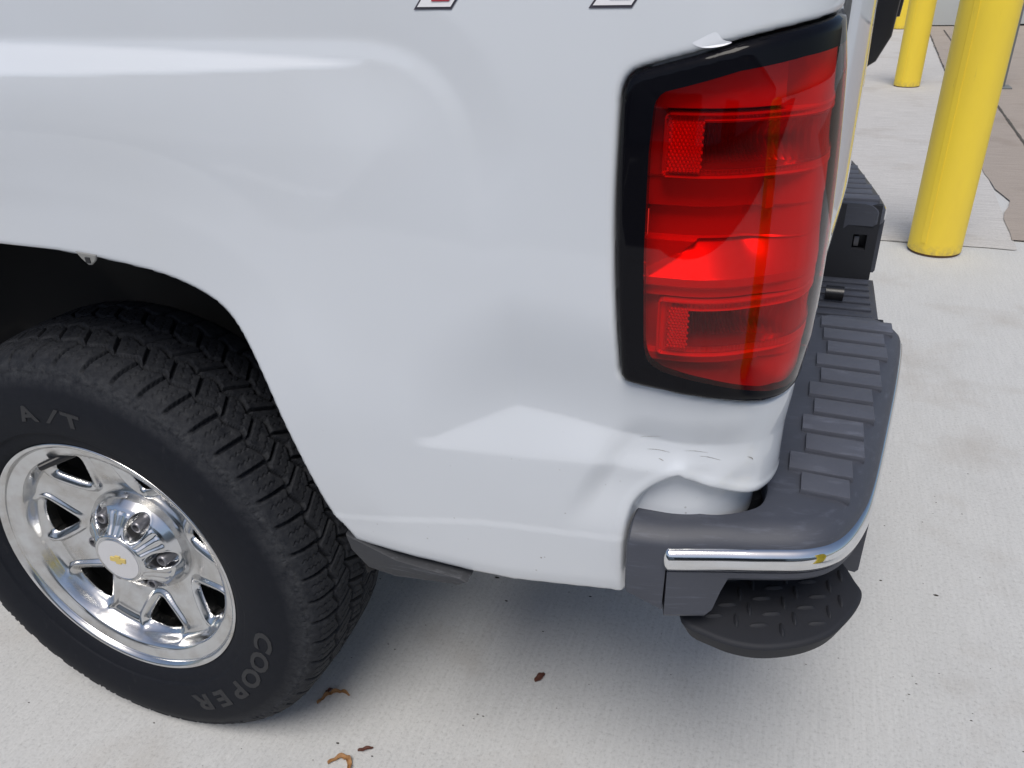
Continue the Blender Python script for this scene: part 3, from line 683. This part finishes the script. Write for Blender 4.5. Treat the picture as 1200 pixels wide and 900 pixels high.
# ------------------------------------------------------------------ wheel
ZW = .385
def build_wheel():
    w = empty('wheel', (0, 0, ZW), truck)
    # tyre: a height field over its cross-section
    prof = spline([(.2300, .010), (.2370, .0015), (.2440, -.0035), (.2560, -.0075), (.2620, -.0090), (.2640, -.0120), (.2900, -.0170), (.3150, -.0180), (.3400, -.0135), (.3600, -.0055), (.3720, .0010), (.3800, .0080), (.3860, .0170), (.3895, .0300), (.3920, .0600), (.3938, .0900), (.3945, .1150)], 9)
    # spline over half, mirrored about y=.115
    half = prof; full = np.vstack([half, np.stack([half[-2::-1, 0], .230 - half[-2::-1, 1]], 1)])
    t = np.concatenate([[0], np.cumsum(np.linalg.norm(np.diff(full, axis=0), axis=1))]); tot = t[-1]; mid = tot / 2
    tt = np.concatenate([np.linspace(0, mid - .145, 46)[:-1], np.linspace(mid - .145, mid + .118, 150), np.linspace(mid + .125, tot, 14)])
    r = np.interp(tt, t, full[:, 0]); y = np.interp(tt, t, full[:, 1]); wv = tt - mid
    dr, dy = np.gradient(r, tt), np.gradient(y, tt); L = np.hypot(dr, dy); nr, ny = -dy / L * -1, dr / L * -1
    NP = 51; per = 38; ns = NP * per; s_ = np.arange(ns) / per        # s in pitches
    P, Wv = np.meshgrid(s_, wv, indexing='ij'); Pm = 2 * np.pi * .394 / NP
    tri = lambda q: np.abs((q % 1) * 2 - 1) * 2 - 1
    jit = .05 * np.sin(P * 2 * np.pi / NP * 7) + .04 * np.sin(P * 2 * np.pi / NP * 11)
    P = P + jit
    def near(x, hw, soft): return 1 - sstep((np.abs(x) - hw) / soft)
    g1 = Wv + .062 + .0055 * tri(P + .1); g2 = Wv + .020 + .0060 * tri(P * 1.0 + .35); g3 = Wv - .020 - .0060 * tri(P + .6); g4 = Wv - .062 - .0055 * tri(P + .85)
    gro = np.zeros_like(P)
    for g in (g1, g2, g3, g4): gro = np.maximum(gro, near(g, .0026, .0016))
    sh_l, r2, r3, r4, sh_r = g1 < 0, (g1 >= 0) & (g2 < 0), (g2 >= 0) & (g3 < 0), (g3 >= 0) & (g4 < 0), g4 >= 0
    lat = np.zeros_like(P); sip = np.zeros_like(P)
    def rows(mask, ph, slant, hw, kink=0.0, nsip=3, amp=.045, both=.0):
        q = (P + ph + slant * Wv / .04 + kink * np.sign(Wv) * .1 + .5) % 1 - .5
        l_ = near(q * Pm, hw, .0016); np.copyto(lat, np.maximum(lat, l_), where=mask)
        for k in range(nsip):
            q2 = (P + ph + slant * Wv / .04 + amp * tri(Wv / .0095) + (k + 1) / (nsip + 1) + .5) % 1 - .5
            np.copyto(sip, np.maximum(sip, near(q2 * Pm, .0003, .0009)), where=mask & (near(q * Pm, .005, .0001) < .5))
    rows(sh_l, 0.0, .12, .0024, nsip=2); rows(r2, .30, -.42, .0021, nsip=2); rows(r3, .55, .45, .0021, nsip=2); rows(r4, .8, -.42, .0021, nsip=2); rows(sh_r, .4, .12, .0024, nsip=0)
    inn = np.abs(Wv) < .058
    tread_on = 1 - sstep((np.abs(Wv) - .107) / .012)                # shoulder grooves run down the sidewall and fade
    sipon = (1 - sstep((np.abs(Wv) - .103) / .004)) * sstep((np.abs(np.abs(Wv) - .062) - .009) / .003)
    h = -.0085 * np.maximum(gro * (np.abs(Wv) < .09), lat * tread_on) - .0026 * sip * sipon
    # rugged edge ring on the outer sidewall
    rr = np.broadcast_to(r, P.shape)
    ring = (wv < -.12)[None, :] * near(rr - .3655, .0018, .0008)
    h = h + ring * .0016 * (np.sin(P * 9.1) + np.sin(P * 23.7 + 1) + np.sin(P * 5.3) > -.4)
    ring2 = (wv < -.12)[None, :] * near(rr - .2625, .0012, .0006); h = h + .0012 * ring2
    bars = (wv < -.12)[None, :] * (rr > .3685) * (rr < .378) * near(((P * 2.0 + (rr - .37) * 40) % 1 - .5) * .5, .05, .06); h = h + .0013 * bars
    h = h + .0004 * np.sin(P * 3.1 + rr * 300) * np.sin(P * 7.7) * (np.abs(Wv) < .12)
    ang = s_ / NP * 2 * np.pi
    R_ = r[None, :] + nr[None, :] * h; Y_ = y[None, :] + ny[None, :] * h + 0 * R_
    X = R_ * np.cos(ang)[:, None]; Z = R_ * np.sin(ang)[:, None]
    low = Z < -ZW + .0006; Z = np.where(low, -ZW + .0006 + 0 * Z, Z)
    v = np.stack([X, Y_, Z], -1).reshape(-1, 3); nu, nv = X.shape
    me = bpy.data.meshes.new('tyre'); me.vertices.add(len(v)); me.vertices.foreach_set('co', v.ravel())
    i, j = np.meshgrid(np.arange(nu), np.arange(nv - 1), indexing='ij'); i = i.ravel(); j = j.ravel(); i2 = (i + 1) % nu
    q = np.stack([i * nv + j, i2 * nv + j, i2 * nv + j + 1, i * nv + j + 1], 1)
    me.loops.add(q.size); me.loops.foreach_set('vertex_index', q.ravel()); me.polygons.add(len(q)); me.polygons.foreach_set('loop_start', np.arange(len(q)) * 4); me.polygons.foreach_set('use_smooth', [True] * len(q))
    me.update(calc_edges=True); me.validate(); me.materials.append(M['rubber']); ty = bpy.data.objects.new('tyre', me); COL.objects.link(ty); ty.parent = w
    # raised sidewall lettering
    def word(txt, a0, da, r0, size, name='raised_letter'):
        for k, ch in enumerate(txt):
            cu = bpy.data.curves.new('letter', 'FONT'); cu.body = ch; cu.size = size; cu.align_x = 'CENTER'; cu.extrude = .0009; cu.offset = size * .035; cu.resolution_u = 3
            to = bpy.data.objects.new('letter', cu); COL.objects.link(to)
            me2 = bpy.data.meshes.new_from_object(to.evaluated_get(bpy.context.evaluated_depsgraph_get())); bpy.data.objects.remove(to)
            a = math.radians(a0 - da * k)
            for q_ in me2.vertices:
                aa = a - (q_.co.x * 1.4 + (q_.co.y * .55 if ch == '/' else 0)) / r0; rr_ = r0 - size * .35 + q_.co.y
                yy_ = float(np.interp(rr_, [.25, .264, .29, .315, .34, .36], [-.006, -.012, -.017, -.018, -.0135, -.0055]))
                q_.co = (rr_ * math.cos(aa), yy_ - .0006 - q_.co.z, rr_ * math.sin(aa))
            me2.materials.clear(); me2.materials.append(M['letter']); o = bpy.data.objects.new(name, me2); COL.objects.link(o); o.parent = w
    word('COOPER', -14, 10.2, .299, .045); word('A/T', 98.6, 8.1, .300, .036)
    # rim disc with seven windows
    cs = [120.5 + 51.43 * k for k in range(7)]
    holes = []
    for a in cs:
        A = math.radians(a); q = lambda r_, d: (r_ * math.cos(A + math.radians(d)), r_ * math.sin(A + math.radians(d)))
        holes.append(roundpoly([q(.1845, -13.2), q(.190, 0), q(.1845, 13.2), q(.152, 8.3), q(.124, 0), q(.152, -8.3)], [.013, .03, .013, .05, .012, .05], 6))
    def hd_(x, z):
        return np.max(np.stack([sdf(h_, x, z) for h_ in holes]), 0)
    pr = [(.085, .066), (.095, .0690), (.105, .0660), (.130, .0560), (.165, .0480), (.186, .0445), (.1935, .0400), (.1985, .0280), (.2030, .0180), (.2090, .0140), (.2160, .0118), (.2215, .0105), (.2240, .0095), (.2255, .0060), (.2290, .0015), (.2335, .0000), (.2360, .0030), (.2365, .0120)]
    ps = spline(pr, 6)
    rad = ps[:, 0].copy()
    tq = np.linspace(0, 1, len(ps))
    def rim_xyz(a, t_):
        r_ = np.interp(t_, tq, ps[:, 0]); y_ = np.interp(t_, tq, ps[:, 1]); x, z = r_ * np.cos(a), r_ * np.sin(a)
        d = -hd_(x, z)                                          # distance outside the windows
        y_ = y_ + .0035 * (1 - sstep(d / .010)) + rolled(np.maximum(d, 0), .005) * 1.0
        # a raised ridge round each window, hollow spokes
        ridge = np.exp(-((d - .0125) / .004) ** 2) * (r_ < .205)
        spoke = sstep((d - .015) / .004) * (r_ < .19) * (r_ > .10) * sstep((.188 - r_) / .01) * sstep((r_ - .10) / .02)
        y_ = y_ - .0024 * ridge + .0036 * spoke
        return np.stack([x, y_, z], -1), r_, x, z
    Ag = np.linspace(0, 2 * np.pi, 721); Tg = np.linspace(0, 1, 130)
    def rf(a, t_):
        r_ = np.interp(t_, tq, ps[:, 0]); return -hd_(r_ * np.cos(a), r_ * np.sin(a))
    v, f = cut_mesh(Ag, Tg, rf, lambda a, t_: rim_xyz(a, t_)[0], lambda a, t_: rim_xyz(a, t_)[0] + np.array([0, .020, 0]), True, True)
    rim = add('rim', v, f, M['wheel_chrome'], w)
    bm = bmesh.new(); bmesh.ops.create_cone(bm, cap_ends=False, segments=64, radius1=.215, radius2=.215, depth=.17, matrix=Matrix.Translation((0, .13, 0)) @ Matrix.Rotation(math.pi / 2, 4, 'X')); bmesh.ops.create_cone(bm, cap_ends=True, segments=48, radius1=.17, radius2=.17, depth=.03, matrix=Matrix.Translation((0, .13, 0)) @ Matrix.Rotation(math.pi / 2, 4, 'X')); from_bm('brake_drum', bm, M['liner'], w)
    # hub cap with six lug pockets
    lug = [math.radians(-2 + 60 * k) for k in range(6)]; LR = .0715
    def cap_y(a, r_):
        base = np.interp(r_, [0, .0405, .0415, .0430, .0440, .0462, .0485, .062, .078, .087, .096, .1025, .1045], [.0125, .0130, .0145, .0145, .0125, .0122, .0150, .0260, .0360, .0440, .0560, .0690, .0750])
        x, z = r_ * np.cos(a), r_ * np.sin(a); d = np.full(np.shape(a), 1.0)
        for l_ in lug:
            ux, uz = math.cos(l_), math.sin(l_); al = x * ux + z * uz; pe = -x * uz + z * ux
            d = np.minimum(d, np.hypot(np.clip(LR * .93 - al, 0, 1) + np.clip(al - LR * 1.06, 0, 1), pe))
        pocket = 1 - sstep((d - .0140) / .0035)
        lipr = np.exp(-((d - .0185) / .0016) ** 2) * (r_ > .049)
        gr = .0013 * np.cos(a * 6 * 5 + 6 * .17) * (r_ > .049) * (r_ < .082) * sstep((d - .019) / .003)
        return np.where(r_ > .047, base * (1 - pocket) + pocket * np.maximum(.0520, base), base) + gr - .0008 * lipr
    Ra = np.concatenate([np.linspace(.0005, .039, 8), np.linspace(.0402, .1045, 86)]); Aa = np.linspace(0, 2 * np.pi, 361)[:-1]
    aa, rr2 = np.meshgrid(Aa, Ra, indexing='ij'); yv = cap_y(aa, rr2)
    v = np.stack([rr2 * np.cos(aa), yv, rr2 * np.sin(aa)], -1).reshape(-1, 3); fs = [q_[::-1] for q_ in grid_faces(360, len(Ra), True)]
    add('hub_cap', v, fs, M['wheel_chrome'], w)
    bm = bmesh.new(); bmesh.ops.create_cone(bm, cap_ends=True, segments=48, radius1=.0402, radius2=.0402, depth=.002, matrix=Matrix.Translation((0, .0122, 0)) @ Matrix.Rotation(math.pi / 2, 4, 'X')); from_bm('cap_disc', bm, M['brushed'], w)
    bow = [(-.0165, .0), (-.0150, .0045), (-.0055, .0045), (-.0045, .0085), (.0062, .0085), (.0052, .0045), (.0165, .0045), (.0150, -.0045), (.0055, -.0045), (.0045, -.0085), (-.0062, -.0085), (-.0052, -.0045), (-.0175, -.0045)]
    an = math.radians(0); bw = [(x * math.cos(an) - z * math.sin(an), x * math.sin(an) + z * math.cos(an)) for x, z in bow]
    bm = bmesh.new(); bm_poly(bm, bw, .0096, .0114, .0004, 1, 'y'); from_bm('emblem', bm, M['gold'], w)
    nm = None
    for l_ in lug:
        if nm is None:
            bm = bmesh.new(); R0 = Matrix.Rotation(math.pi / 2, 4, 'X')
            bmesh.ops.create_cone(bm, cap_ends=False, segments=24, radius1=.0125, radius2=.0105, depth=.026, matrix=Matrix.Translation((0, .042, 0)) @ R0)
            for ra, yb in ((.0105, .029), (.0085, .0275), (.0072, .0275), (.0066, .034)): pass
            rings = []
            for ra, yb in ((.0105, .029), (.0092, .0272), (.0064, .0272), (.0058, .0345)):
                nseg = 24; rings.append([bm.verts.new((ra * math.cos(2 * math.pi * k / nseg), yb, ra * math.sin(2 * math.pi * k / nseg))) for k in range(nseg)])
            for a_, b_ in zip(rings, rings[1:]):
                for k in range(24): bm.faces.new((a_[k], a_[(k + 1) % 24], b_[(k + 1) % 24], b_[k]))
            bm.faces.new(rings[-1])
            o = from_bm('lug_nut', bm, M['steel'], w); nm = o.data
        else: o = bpy.data.objects.new('lug_nut', nm); COL.objects.link(o); o.parent = w
        o.location = (LR * math.cos(l_), .004, LR * math.sin(l_))
    bm = bmesh.new(); c = Vector((-.062, .030, .186)); e = Vector((-.080, .012, .180)); d = (e - c); qr = d.to_track_quat('Z', 'Y').to_matrix().to_4x4()
    bmesh.ops.create_cone(bm, cap_ends=True, segments=16, radius1=.0085, radius2=.0062, depth=d.length + .03, matrix=Matrix.Translation((c + e) / 2) @ qr); bmesh.ops.bevel(bm, geom=[q_ for q_ in bm.edges], offset=.0012, segments=2, affect='EDGES'); from_bm('valve_stem', bm, M['black'], w)
    return w
wh = build_wheel()
def copy_wheel(loc, rz):
    r = wh.copy(); COL.objects.link(r); r.location = loc; r.rotation_euler = (0, 0, rz)
    for ch in list(wh.children):
        if ch.name.split('.')[0] in ('tyre', 'rim', 'brake_drum', 'hub_cap'):
            c = ch.copy(); COL.objects.link(c); c.parent = r
copy_wheel((0, 1.98, ZW), math.pi); copy_wheel((-3.75, 0, ZW), 0); copy_wheel((-3.75, 1.98, ZW), math.pi)

# ------------------------------------------------------------------ litter on the concrete
def leaf(x, y, pts, wd, mat, label, name='dry_leaf', cat='leaf', curl=.006):
    P = spline(pts, 6); n = len(P); T = np.gradient(P, axis=0); T /= np.linalg.norm(T, axis=1)[:, None]; N = np.stack([-T[:, 1], T[:, 0]], 1)
    hw = wd * .5 * np.sin(np.linspace(.15, np.pi - .1, n)) ** .7; v = []
    for k in range(n):
        for s_, h in ((-1, curl), (-.5, curl * .3), (0, .0008), (.5, curl * .4), (1, curl * 1.1)):
            q = P[k] + N[k] * hw[k] * s_; v.append((q[0], q[1], .0012 + h * abs(math.sin(k * .5 + 1)) + .003 * math.sin(k / n * 3.1)))
    o = add(name, v, grid_faces(n, 5), mat, None, loc=(x, y, 0)); so_ = o.modifiers.new('s', 'SOLIDIFY'); so_.thickness = .0006
    return tag(o, label, cat)
leaf(.272, .138, [(-.016, -.022), (-.010, -.004), (.0, .008), (.016, .016), (.034, .014)], .008, M['leaf'], 'curled tan dead leaf in the shade beside the tyre')
leaf(.362, .020, [(-.020, -.012), (-.008, .004), (.008, .007), (.020, -.004), (.024, -.020)], .009, M['leaf'], 'curled brown dead leaf at the bottom edge, nearest the camera')
leaf(.646, .303, [(-.006, -.012), (.0, .0), (.005, .013)], .013, M['leafred'], 'small dark red bud lying alone below the bed panel', 'fallen_bud', 'bud', .004)
leaf(.262, .150, [(-.004, -.006), (.0, .0), (.004, .006)], .006, M['leafred'], 'tiny dark leaf scrap beside the tan curled leaf', 'leaf_scrap', 'leaf', .003)
leaf(.392, .050, [(-.012, -.002), (.0, .004), (.012, .012)], .007, M['leafred'], 'small dark twiggy scrap by the bottom edge leaf', 'leaf_scrap', 'leaf', .003)
vs, fs = [], []
for k in range(170):
    x, y = RNG.uniform(-.3, 1.7), RNG.uniform(-.1, 1.3); s_ = RNG.choice([.0009, .0013, .002, .0032], p=[.45, .35, .15, .05]); a = RNG.uniform(0, 6.3); i = len(vs)
    for q in range(5): vs.append((x + s_ * (1 + .6 * RNG.random()) * math.cos(a + q * 1.257) * 1.5, y + s_ * math.sin(a + q * 1.257), .0003))
    vs.append((x, y, s_ * .8 + .0004)); fs += [(i + q, i + (q + 1) % 5, i + 5) for q in range(5)]
tag(add('grit', vs, fs, M['grit'], smooth=False), kind='stuff')
